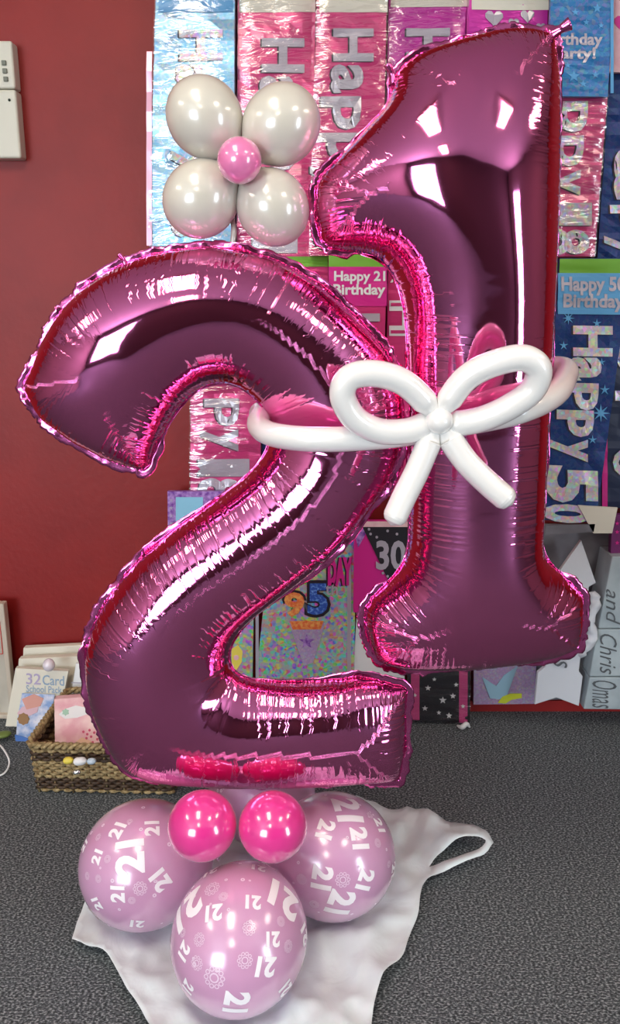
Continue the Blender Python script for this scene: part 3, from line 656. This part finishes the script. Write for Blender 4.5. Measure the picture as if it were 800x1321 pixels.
# top row
p = Pack('banner_packet', [(203,-60),(303,-60),(302,316),(193,318)], 2.19, .02, bluefilm, 'pale blue holographic foil banner packet, leftmost beside the bare red wall', 'banner', BG, .006, 'folded_banner', seed=1)
p.rect('header_card', 205, -58, 301, 12, skyc, .002)
letters(p, [('H',232,34,288,72),('a',228,76,262,100),('p',226,104,270,140),('p',226,145,268,182),('y',222,186,266,225),('1',222,240,270,262),('8',222,268,268,305)], silver)
edge = p.rect('pink_edge', 190, 60, 197, 316, mat('pale_pink_foil_edge', (.72,.40,.52), .3, .4), .003); edge2 = None
p.sleeve()
p = Pack('banner_packet', [(307,-60),(408,-60),(404,332),(306,332)], 2.225, .02, pinkfilm, 'pink foil banner packet with silver letters behind the right flower petals', 'banner', BG, .006, 'folded_banner', seed=2)
p.rect('header_card', 309, -58, 407, 12, cream, .002)
letters(p, [('H',338,44,393,87),('a',335,91,380,130),('p',330,134,382,172),('p',330,178,382,214),('y',326,220,378,255),('2',326,270,384,300),('1',326,304,384,326)], grey_l)
p.sleeve()
p = Pack('banner_packet', [(411,-60),(500,-60),(492,330),(400,330)], 2.19, .02, pinkfilm, 'dusty pink foil banner packet reading Happy, between the flower and the foil 1', 'banner', BG, .006, 'folded_banner', seed=3)
p.rect('header_card', 412, -58, 500, 12, cream, .002)
letters(p, [('H',430,32,482,73),('a',427,77,469,113),('p',414,117,466,160),('p',404,164,464,202),('y',400,206,456,240),('5',404,252,460,286),('0',404,292,458,324)], grey_l)
p.sleeve()
p = Pack('banner_packet', [(503,-60),(604,-60),(590,318),(494,318)], 2.225, .02, magfilm, 'bright pink foil banner packet with silver H above the left shoulder of the foil 1', 'banner', BG, .006, 'folded_banner', seed=4)
p.rect('header_card', 504, -58, 604, 6, cream, .002)
letters(p, [('H',524,32,580,71),('a',520,76,562,110),('p',510,116,562,152),('p',508,158,560,194),('y',504,200,556,236)], grey_l)
p.sleeve()
p = Pack('banner_packet', [(607,-60),(708,-60),(698,322),(594,322)], 2.19, .02, magfilm, 'magenta banner packet with white hearts and glitter header above the foil 1', 'banner', BG, .006, 'folded_banner', seed=5)
p.rect('header_card', 608, -58, 707, 9, cream, .002)
def heart(cx, cy, r, a=0): return [(cx+r*(.0625*16*math.sin(t)**3)*math.cos(a)+0, cy-r*(13*math.cos(t)-5*math.cos(2*t)-2*math.cos(3*t)-math.cos(4*t))/16) for t in [2*math.pi*k/18 for k in range(18)]]
for cx, cy, r in ((637,19,12),(662,25,7),(680,16,9),(618,46,8),(697,30,6)): p.shape('printed_heart', heart(cx,cy,r), grey_l, .003)
letters(p, [('H',622,42,678,80),('a',622,84,668,120),('p',620,126,668,160),('p',618,166,666,200)], grey_l)
p = Pack('party_packet', [(712,-40),(794,-40),(784,125),(706,124)], 2.135, .012, cyan, 'turquoise blue holographic packet reading Birthday Party at the upper right', 'party pack', None, .002, 'printed_card', seed=6)
p.text('printed_lettering', 'Birthday', 704, 42, 777, 62, grey_l, 0, .002, .03, None, 0, 0)
p.text('printed_lettering', 'Party!', 712, 60, 768, 80, grey_l, 0, .002, .03)
def star(cx, cy, r, k=5, inner=.42, a0=-90): return [(cx+(r if i%2==0 else r*inner)*math.cos(math.radians(a0+i*180/k)), cy+(r if i%2==0 else r*inner)*math.sin(math.radians(a0+i*180/k))) for i in range(2*k)]
for i, (cx, cy, r) in enumerate(((742,15,5),(770,10,6),(756,28,4),(775,32,4),(740,98,8),(752,108,5),(768,96,5),(732,84,4))): p.shape('printed_star', star(cx,cy,r), skyc, .002)
p.rect('edge_strip', 787, -38, 791, 120, skyc, .0025)
p = Pack('banner_packet', [(712,122),(783,122),(766,331),(690,331)], 2.165, .02, pinkfilm, 'deep pink foil banner packet right of the foil 1, below the turquoise packet', 'banner', BG, .006, 'folded_banner', seed=7)
letters(p, [('p',704,131,757,170),('p',700,174,752,213),('y',696,217,748,250),('1',700,260,762,290),('8',700,294,760,329)], silver)
p.sleeve()
p = Pack('party_packet', [(787,-30),(860,-30),(850,94),(785,93)], 2.17, .012, pinkcard, 'pale pink card packet at the upper right edge', 'party pack', None, 0, 'printed_card')
p.shape('printed_heart', heart(806,30,14), hotc)
p = Pack('wall_rail', [(779,96),(786,96),(772,333),(766,333)], 2.225, .02, cream, 'cream upright display rail between the pink and the navy banners', 'rail', None, 0, 'rail_bar')
p = Pack('banner_packet', [(786,96),(870,96),(846,333),(770,333)], 2.20, .02, navy, 'dark navy foil banner packet with silver letters at the right edge, upper one', 'banner', BG, .005, 'folded_banner', seed=8)
letters(p, [('a',791,190,836,255),('p',786,262,830,298),('y',778,302,826,332)], silver)
# middle row
p = Pack('banner_packet', [(722,333),(815,333),(768,674),(696,670)], 2.13, .02, navy, 'navy blue foil banner packet reading Happy 50, right of the foil 1', 'banner', BG, .004, 'folded_banner', seed=9)
p.rect('header_card', 721, 334, 814, 351, green, .003)
p.rect('title_card', 719, 351, 812, 401, skyc, .003)
p.text('printed_lettering', 'Happy 50', 723, 355, 806, 378, grey_l, 0, .005, .035)
p.text('printed_lettering', 'Birthday', 726, 376, 804, 398, grey_l, 0, .005, .035)
letters(p, [('H',739,415,790,453),('a',733,454,776,484),('p',728,487,772,522),('p',718,522,766,557),('y',708,560,758,590),('5',702,596,771,646),('0',699,648,764,674)], silver, shadowink, .045)
for cx, cy, r in ((733,406,8),(775,525,12),(780,495,7),(727,440,6),(720,470,5),(764,560,6),(776,460,5),(770,412,6)): p.shape('printed_star', star(cx,cy,r,8 if r > 7 else 5,.3), skyc, .003)
p = Pack('banner_packet', [(798,405),(880,405),(860,655),(770,655)], 2.19, .02, darknavy, 'near black banner packet at the right edge, beside the Happy 50 banner', 'banner', BG, .004, 'folded_banner', seed=10)
letters(p, [('a',795,430,835,470),('p',793,500,830,540),('0',790,575,826,612)], silver)
p.rect('magenta_edge', 776, 560, 783, 654, hotc, .003)
p = Pack('banner_packet', [(333,330),(424,330),(422,408),(332,408)], 2.225, .02, pinkfilm, 'pink banner packet mostly hidden behind the foil 2, green header peeping out', 'banner', BG, .004, 'folded_banner', seed=11)
p.rect('header_card', 333, 331, 423, 344, green, .003)
p = Pack('banner_packet', [(425,326),(499,326),(492,640),(418,640)], 2.18, .02, pinkfilm, 'pink banner packet reading Happy 21 Birthday between the foil 2 and 1', 'banner', BG, .003, 'folded_banner', seed=12)
p.rect('header_card', 424, 327, 499, 343, green, .003); p.rect('title_card', 424, 343, 499, 391, hotc, .003)
p.text('printed_lettering', 'Happy 21', 431, 348, 497, 364, white, 0, .005, .03); p.text('printed_lettering', 'Birthday', 430, 364, 497, 381, white, 0, .005, .03)
letters(p, [('H',440,400,490,440),('a',440,444,486,480),('p',436,484,484,520)], grey_l)
p = Pack('banner_packet', [(501,326),(590,326),(580,640),(496,640)], 2.215, .02, pinkfilm, 'pink banner packet with a white edged H, tucked behind the stem of the foil 1', 'banner', BG, .003, 'folded_banner', seed=13)
p.rect('header_card', 502, 327, 590, 343, green, .003)
p.text('printed_lettering', 'Age', 503, 353, 534, 365, white, 0, .004, .03)
p.text('letter', 'H', 502, 384, 546, 428, white, 90, .003, .05); p.text('letter_inset', 'H', 504, 387, 544, 425, pinkfilm, 90, .0045, -.02)
p = Pack('banner_packet', [(247,335),(338,335),(336,646),(246,646)], 2.20, .02, pinkfilm, 'pink foil banner packet seen through the hook of the foil 2', 'banner', BG, .006, 'folded_banner', seed=14)
letters(p, [('H',272,345,318,385),('a',268,390,310,425),('p',264,430,308,466),('p',264,508,309,544),('y',260,548,308,578),('1',256,588,322,612),('8',256,614,312,646)], grey_l)
p.sleeve()
p = Pack('banner_packet', [(339,415),(420,415),(412,660),(338,660)], 2.225, .015, navy, 'blue foil packet edge just right of the pink banner in the hook of the 2', 'banner', BG, .004, 'folded_banner', seed=15)
p = Pack('invitation_pack', [(216,634),(300,634),(300,720),(217,720)], 2.17, .015, purple, 'purple bordered pack with a pale blue card beside the red wall', 'card pack', None, 0, 'backing_card')
p.rect('blue_card', 227, 641, 262, 719, mat('pale_blue_card', (.25,.55,.72), .45), .002)
for k in range(7): p.shape('printed_star', star(221, 645+k*10, 3.), lilacc, .002)
# between the numbers
hol = holo('silver_rainbow_gift_wrap', (.50,.62,.56), 105, .85, .45, .25, 1., 1.)
p = Pack('gift_bag', [(352,672),(459,672),(457,912),(326,914)], 2.14, .07, hol, 'rainbow silver holographic gift bag with orange and blue numerals behind the foil numbers', 'gift bag', None, 0, 'bag_body')
org = noisy(mat('orange_dotted_ink', (.8,.2,.04), .5), (.75,.12,.03), (.85,.4,.1), 120); blu = noisy(mat('blue_dotted_ink', (.03,.12,.5), .5), (.02,.08,.4), (.2,.4,.8), 130, lo=.5, hi=.7)
p.text('printed_numeral', '9', 364, 757, 396, 795, black, 0, .002, .08); p.text('printed_numeral', '9', 367, 760, 393, 792, org, 0, .003, .04)
p.text('printed_numeral', '5', 393, 745, 427, 793, black, 0, .002, .08); p.text('printed_numeral', '5', 397, 749, 423, 789, blu, 0, .003, .04)
p.text('printed_lettering', 'th', 420, 748, 436, 764, grey_l, 0, .003, .02)
p.text('printed_lettering', 'DAY', 423, 716, 455, 752, hotc, 0, .003, .06, black, 0, 0)
p.shape('printed_panel', [(372,796),(420,800),(404,852),(392,856)], lilacc, .002)
p.shape('printed_banner_strip', [(374,797),(418,797),(414,808),(378,808)], org, .0026)
p.shape('printed_star', star(396,824,10), purple, .003)
for k in range(2): p.rect('side_fold', (330,448)[k], 720+k*0, (334,453)[k], 905, grey_l, .001)
p = Pack('gift_bag', [(296,740),(328,740),(325,914),(296,914)], 2.13, .06, hol, 'narrow silver gift bag left of the rainbow one, inside the lower bend of the 2', 'gift bag', None, 0, 'bag_body')
yel = mat('yellow_ink', (.75,.6,.08), .5)
p.shape('printed_shape', [(299,835),(307,830),(313,838),(312,852),(304,864),(299,858)], yel)
p.shape('printed_dot', star(305,846,3.5,8,.9), pinkcard, .003)
p = Pack('bunting_pack', [(457,672),(552,672),(550,792),(456,790)], 2.13, .015, hotc, 'magenta party bunting pack with a black 30 flag between the two foil numbers', 'party pack', None, 0, 'backing_card')
p.shape('black_flag', [(466,676),(548,676),(506,758)], black, .003)
p.rect('white_trim', 464, 672, 550, 679, pinkcard, .005)
p.text('printed_numeral', '30', 485, 696, 524, 734, grey_l, 0, .0045, .03)
for cx, cy in ((478,688),(486,692),(500,684),(512,688),(500,742),(494,738),(530,690),(476,682),(520,740)): p.shape('printed_dot', star(cx,cy,1.8,6,.9), grey_l, .0045)
p.shape('purple_flag_back', [(458,690),(470,674),(474,684),(462,706)], purple, .002)
p = Pack('greeting_card', [(461,780),(522,780),(522,906),(454,906)], 2.15, .01, white, 'plain white card behind the join of the two foil numbers', 'card', None, 0, 'card_board')
p = Pack('star_banner_pack', [(526,780),(606,780),(606,932),(526,928)], 2.155, .012, black, 'black pack with silver stars and pink borders on the carpet below the foil 1', 'party pack', None, .003, 'folded_film', seed=21)
pinkb = crinkle(mat('pink_border_foil', (.7,.08,.28), .3, .2), 20)
p.rect('pink_border', 530, 790, 541, 929, pinkb); p.rect('pink_border', 592, 790, 603, 930, pinkb)
for cx, cy, r in ((552,886,4),(548,913,4),(571,901,5),(584,895,4),(579,921,4),(560,874,3),(588,880,3),(566,918,3),(535,896,3),(597,908,3)): p.shape('printed_star', star(cx,cy,r), white, .003)
p.sleeve(.004)
V, F = tube([at(590,936,2.13), at(596,938,2.12), at(602,934,2.125), at(606,938,2.13)], [.003,.008,.007,.003], sub=5, nseg=8)
mesh_obj('crumpled_sleeve_end', V, F, white, p.root, True)
p = Pack('gift_bag', [(612,800),(694,800),(690,908),(611,909)], 2.20, .03, lilacc, 'lilac glitter gift bag with a yellow sticker standing under the foil 1', 'gift bag', None, 0, 'bag_body')
p.shape('blue_print', [(622,872),(632,900),(652,902),(660,880),(668,858),(650,870),(640,884)], mat('pale_blue_print', (.30,.50,.62), .5), .002)
p.shape('yellow_sticker', [(642,906),(648,898),(658,894),(673,894),(673,900),(660,902),(652,907)], mat('lime_sticker', (.60,.66,.04), .5), .003)
# right, low
greyp = noisy(mat('clear_grey_packaging', (.22,.21,.24), .3, .2, Coat_Weight=.6), (.17,.16,.18), (.30,.29,.32), 9)
p = Pack('clear_packet', [(690,676),(790,676),(762,900),(690,903)], 2.235, .008, greyp, 'grey see-through packet behind the white wooden arrow', 'packet', None, .003, 'packet_film', seed=22)
p = Pack('blank_tag', [(746,652),(797,655),(790,688),(766,688)], 2.12, .006, cream, 'cream hanging tag below the Happy 50 banner', 'tag', None, 0, 'tag_card')
p = Pack('blank_tag', [(704,678),(768,676),(766,686),(703,690)], 2.12, .004, greyp, 'grey flap directly below the Happy 50 banner', 'tag', None, 0, 'tag_card')
arrow = [(750,697),(769,752),(760,757),(747,866),(752,873),(747,911),(718,900),(690,909),(694,868),(704,860),(716,770),(702,765)]
whitew = mat('painted_white_wood', (.62,.64,.68), .6)
A = [at(x,y,2.13+.03*(1-(y-697)/214.)-.01) for x, y in arrow]; n = len(A)
ar = empty('wooden_arrow_sign', (A[6]+A[8])/2, 'white wooden arrow sign pointing up, leaning on the wall at the right', 'sign')
bm_ = MB(); bm_.add(A+[v+Vector((0,.014,0)) for v in A], [tuple(range(n))[::-1], tuple(range(n,2*n))]+[(i,(i+1)%n,n+(i+1)%n,n+i) for i in range(n)]); bevel(bm_.obj('arrow_board', whitew, ar), .0015)
ink = mat('grey_script_ink', (.10,.11,.12), .6)
def script(st, x0, y0, x1, y1, Y, parent, m=None, rot=90, name='printed_lettering'):
    V2, F2, sz = text_tris(st, None, -.004, .35); V = []
    for x, y in V2:
        a, b = x/sz[0], y/sz[1]
        if rot == 90: a, b = b, -a
        V.append(at((x0+x1)/2+a*(x1-x0), (y0+y1)/2-b*(y1-y0), Y))
    return mesh_obj(name, V, F2, m or ink, parent)
script('es', 714, 838, 732, 862, 2.12, ar)
# crumpled white ribbon bundle
V, F = tube([at(764,764,2.12), at(768,776,2.11), at(762,800,2.10), at(764,822,2.10), at(754,838,2.10), at(748,846,2.11)], [.008,.014,.010,.016,.012,.007], sub=6, nseg=10)
V = [Vector(v)+Vector((noise.noise(Vector(v)*60)*.008, noise.noise(Vector(v)*70+Vector((3,1,0)))*.008, 0)) for v in V]
tag(mesh_obj('paper_bundle', V, F, whitew, None, True), 'crumpled white paper bundle hanging beside the wooden arrow', 'paper')
bxm = noisy(mat('pale_grey_box', (.40,.46,.48), .45, Coat_Weight=.4), (.34,.40,.43), (.46,.53,.55), 12)
for i, (q, st, rc) in enumerate((([(790,718),(880,718),(870,810),(772,811)], 'and', (782,760,800,806)), ([(771,812),(870,812),(862,872),(761,873)], 'Chris', (774,818,796,870)), ([(761,874),(862,874),(858,916),(753,915)], 'Omas', (764,878,796,914)))):
    p = Pack('keepsake_box', q, 2.12, .10, bxm, ['pale grey lettered box, topmost of the stack at the right edge','pale grey script lettered box, middle of the stack at the right edge','pale grey script lettered box on the carpet at the right edge'][i], 'box', 'pale grey boxes at the right edge', 0, 'box_body')
    script(st, *rc, 2.118, p.root)
    bevel(p.body, .003)
p = Pack('party_packet', [(790,664),(850,664),(850,716),(788,716)], 2.15, .02, mat('plum_card', (.16,.015,.12), .4), 'plum purple packet above the grey boxes at the right edge', 'party pack', None, 0, 'printed_card')
for cy in (675,686,700): p.shape('printed_star', star(796,cy,3), hotc, .002)

tag(MB().box((XL,YW-.018,0),(XR,YW,.035)).obj('baseboard_back', mat('red_skirting', (.33,.02,.02), .4)), kind='structure')

# ------------------------------------------------------------------ alarm keypad
plast = mat('cream_plastic', (.62,.60,.50), .4)
kp_ = empty('alarm_keypad', at(-10,206,2.25), 'cream plastic alarm keypad on the red wall at the upper left edge', 'keypad')
TLf, TRf, BRf, BLf = at(-70,50,2.205), at(15,52,2.205), at(27,204,2.205), at(-56,204,2.205)
xr, zt, zb, xl = (TRf.x+BRf.x)/2, TRf.z, BRf.z, TLf.x
sd_ = .004
b1 = MB().box((xl, 2.205, zb), (xr, 2.25, zt-.40*(zt-zb)-.002)); bevel(b1.obj('lower_cover', plast, kp_), .006, 3)
b2 = MB().box((xl, 2.205, zt-.40*(zt-zb)), (xr, 2.25, zt)); bevel(b2.obj('upper_housing', plast, kp_), .006, 3)
keym = mat('grey_rubber_key', (.18,.19,.15), .6)
for c in range(3):
    for r in range(3):
        q = at(5-c*13+r*1.2, 81+r*10.5, 2.203); bevel(MB().box((q.x-.0055,2.200,q.z-.0055),(q.x+.0055,2.206,q.z+.0055)).obj('key_button', keym, kp_), .0015)
q = at(12,129,2.204); V, F = balloon_mesh(q, .0035, (0,1,0), 0, 12, 8); mesh_obj('indicator_light', V, F, mat('dark_indicator', (.01,.02,.01), .2), kp_, True)

# ------------------------------------------------------------------ left corner: picture frame, card packs, basket
fm = mat('pale_wood_frame', (.55,.47,.38), .5); glass_in = noisy(mat('beige_print', (.55,.50,.42), .3, Coat_Weight=.5), (.48,.43,.36), (.62,.58,.50), 8)
fr0 = empty('picture_frame', at(-40,919,2.20), 'pale wooden picture frame standing on the carpet at the left edge', 'picture frame')
x1 = at(15,850,2.2).x; x0 = x1-.36; z1 = at(20,776,2.2).z; z0 = .002; t = .014
bevel(MB().box((x1-t,2.18,z0),(x1,2.21,z1)).obj('frame_side', fm, fr0)); bevel(MB().box((x0,2.18,z0),(x0+t,2.21,z1)).obj('frame_side', fm, fr0))
bevel(MB().box((x0+t,2.18,z1-t),(x1-t,2.21,z1)).obj('frame_rail', fm, fr0)); bevel(MB().box((x0+t,2.18,z0),(x1-t,2.21,z0+t)).obj('frame_rail', fm, fr0))
MB().box((x0+t,2.195,z0+t),(x1-t,2.205,z1-t)).obj('picture_sheet', glass_in, fr0)
redl = mat('red_outline_ink', (.6,.10,.08), .5)
V, F = tube([Vector((x1-t-.012,2.194,z1-.06)),Vector((x1-t-.008,2.194,z1-.07)),Vector((x1-t-.008,2.194,z1-.15)),Vector((x1-t-.014,2.194,z1-.16)),Vector((x1-t-.06,2.194,z1-.16)),Vector((x1-t-.06,2.194,z1-.06))], [.0015]*6, closed=True, sub=4, nseg=6); mesh_obj('red_border', V, F, redl, fr0)
CP = 'white card packs leaning on the wall'
for i, (q, Y, Yb) in enumerate((([(30,836),(112,832),(112,935),(26,935)],2.205,2.18),([(24,850),(112,846),(112,938),(18,938)],2.165,2.14))):
    p = Pack('card_pack', q, Y, .022, cream, ['cream card pack leaning on the red wall, rearmost behind the basket','cream card pack leaning in front of the rearmost one'][i], 'card pack', CP, 0, 'envelope_stack', Yb)
    bevel(p.body, .002)
p = Pack('activity_book', [(20,862),(88,866),(74,938),(7,937)], 2.12, .015, cream, 'cream card sheet set with pastel lettering and pictures leaning left of the basket', 'card set', None, 0, 'cover_board', 2.08)
pastel = mat('lilac_lettering', (.40,.33,.50), .5); bluel = mat('blue_grey_lettering', (.25,.36,.48), .5)
p.text('printed_lettering', '32', 34, 869, 53, 883, pastel, 0, .002, .01); p.text('printed_lettering', 'Card', 55, 870, 83, 883, bluel, 0, .002, .01)
p.text('printed_lettering', 'School Pack', 34, 884, 80, 893, bluel, 0, .002, .01)
p.shape('blue_booklet', [(30,893),(72,893),(66,925),(44,955),(22,950),(24,925)], noisy(mat('booklet_print', (.3,.4,.6), .5), (.20,.32,.60), (.72,.70,.78), 45), .010)
p.shape('orange_drawing', [(30,900),(45,893),(58,898),(54,908),(36,913)], mat('peach_print', (.62,.28,.22), .5), .012)
p.shape('pink_drawing', [(24,918),(30,910),(52,905),(50,916),(30,926)], mat('rose_print', (.65,.40,.45), .5), .0115)
p.shape('brown_drawing', star(32,925,8,8,.85), mat('brown_print', (.30,.15,.05), .6), .0125)
p.shape('navy_base', [(21,945),(34,948),(44,953),(40,957),(22,953)], mat('blue_print', (.02,.12,.45), .4), .0125)
p = Pack('card_pack', [(98,856),(132,858),(134,936),(86,936)], 2.135, .012, white, 'white envelope pack between the cream packs and the foil 2', 'card pack', CP, 0, 'envelope_stack', 2.115)
for k in range(4): p.rect('envelope_edge', 92, 880+k*6, 126, 881.5+k*6, grey_l, .002)
clearp = mat('clear_plastic_hook', (.75,.68,.74), .15, 0, Coat_Weight=1.); V, F = balloon_mesh(at(63,858,2.09), .017, (0,.2,1), .1, 20, 14)
tag(mesh_obj('clear_bauble', V, F, clearp, None, True), 'small clear plastic bauble on top of the pastel card set', 'bauble')

# wicker basket
wick_l = noisy(mat('natural_seagrass', (.33,.23,.10), .7), (.20,.13,.05), (.45,.34,.17), 120, .5); wick_d = noisy(mat('dark_wicker', (.05,.025,.012), .6), (.03,.015,.008), (.09,.05,.025), 100, .5)
bk = empty('wicker_basket', atz(110,1028,0), 'two-tone wicker basket with dark bands on the carpet left of the balloons', 'basket')
FL, BLk = atz(50,1022,.0), atz(66,945,0.0)
ang_ = .07; O = atz(50,1021,0); ex = Vector((math.cos(ang_),-math.sin(ang_)*.6,0)).normalized(); ey = Vector((-ex.y,ex.x,0)); Wd, Dp, Hh = .34, .27, .135
def perim(t, grow=0.):
    """point on the rounded rectangle, t in 0..1"""
    L = 2*(Wd+Dp); d = (t%1)*L
    if d < Wd: a, b, n_ = d, 0, (0,-1)
    elif d < Wd+Dp: a, b, n_ = Wd, d-Wd, (1,0)
    elif d < 2*Wd+Dp: a, b, n_ = 2*Wd+Dp-d, Dp, (0,1)
    else: a, b, n_ = 0, L-d, (-1,0)
    return O+ex*(a+n_[0]*grow)+ey*(b+n_[1]*grow)
nst = 84
rows = 15
for r in range(rows):
    z = .008+r*(Hh-.012)/rows; flare = .012*z/Hh; P = []
    for k in range(nst*2):
        P.append(perim(k/(nst*2), flare+(.0035 if (k//2+r)%2 else -.0035))+Vector((0,0,z)))
    mm = wick_d if (1 <= r <= 4 or 11 <= r <= 13) else wick_l
    V, F = tube(P, [.0048]*len(P), closed=True, nseg=6, sub=1); mesh_obj('wicker_strand', V, F, mm, bk, True)
for k in range(0, nst, 3):
    V, F = tube([perim(k/nst+.002,0), perim(k/nst+.002,.012)+Vector((0,0,Hh))], [.003,.003], nseg=6, sub=1); mesh_obj('wicker_stake', V, F, wick_l, bk, True)
for ph in (0, math.pi):
    P = []
    for k in range(nst*3):
        a = k*.9+ph; P.append(perim(k/(nst*3), .013+.005*math.cos(a))+Vector((0,0,Hh+.003+.005*math.sin(a))))
    V, F = tube(P, [.0055]*len(P), closed=True, nseg=6, sub=1); mesh_obj('braided_rim', V, F, wick_l, bk, True)
V, F = [O+Vector((0,0,.008)), O+ex*Wd+Vector((0,0,.008)), O+ex*Wd+ey*Dp+Vector((0,0,.008)), O+ey*Dp+Vector((0,0,.008))], [(0,1,2,3)]
mesh_obj('basket_bottom', V, F, wick_d, bk)
p = Pack('greeting_card', [(70,902),(125,898),(140,966),(71,964)], 1.97, .02, pinkcard, 'soft pink floral card pack standing in the wicker basket', 'card', None, 0, 'card_board', 1.86)
p.shape('white_cloud_print', [(76,921),(84,914),(98,910),(114,914),(119,920),(100,926),(84,927)], white, .002)
p.shape('mint_flower', star(85,918,5,6,.7), mat('mint_print', (.35,.55,.42), .5), .003)
rr_ = mat('rose_dots', (.60,.08,.16), .5)
for cx, cy in ((108,944),(113,947),(118,950),(122,945),(126,953),(120,957),(130,958),(112,952),(124,962),(116,942)): p.shape('rose_print', star(cx,cy,1.8,6,.8), rr_, .003)
p.shape('peach_print', [(98,957),(106,951),(118,956),(122,964),(100,964)], mat('peach_flower', (.75,.48,.32), .5), .0025)
# small sweets hung on the front of the basket
def blob(name, px, py, Y, r, m, label, cat, sx=1.6, parent=None):
    V, F = balloon_mesh(at(px,py,Y), r, (1,0,.1), sx, 16, 12)
    o = mesh_obj(name, V, F, m, parent, True)
    if label: tag(o, label, cat)
    return o
favour = empty('party_favour', at(108,986,1.76), 'small yellow and white favour lying against the front of the basket', 'favour')
blob('yellow_wrap', 88, 981, 1.765, .009, yel, None, None, .8, favour); blob('white_wrap', 103, 982, 1.76, .010, white, None, None, 1.2, favour); blob('pale_blue_wrap', 118, 982, 1.76, .008, mat('pale_blue_wrap', (.5,.6,.68), .4), None, None, .8, favour)
fil = mat('clear_film_glints', (.8,.8,.8), .1, .9); blob('film_twist', 99, 996, 1.755, .006, fil, None, None, 1.2, favour)
# curl of ribbon and leaf at the very left
V, F = tube([atz(-14,958,.004), atz(-2,960,.03), atz(8,972,.035), atz(12,985,.02), atz(5,998,.008), atz(-12,1003,.004)], [.0025]*6, sub=6, nseg=8)
tag(mesh_obj('curling_ribbon', V, F, white, None, True), 'curl of white ribbon on the carpet at the left edge', 'ribbon')
leafm = mat('olive_leaf', (.14,.20,.04), .5)
V, F = balloon_mesh(atz(2,948,.02), .016, (1,.3,.1), 1.2, 16, 10); V = [Vector((v.x,v.y,.02+(v.z-.02)*.5)) for v in V]
tag(mesh_obj('fabric_leaf', V, F, leafm, None, True), 'olive green fabric leaf on the carpet at the left edge', 'leaf')
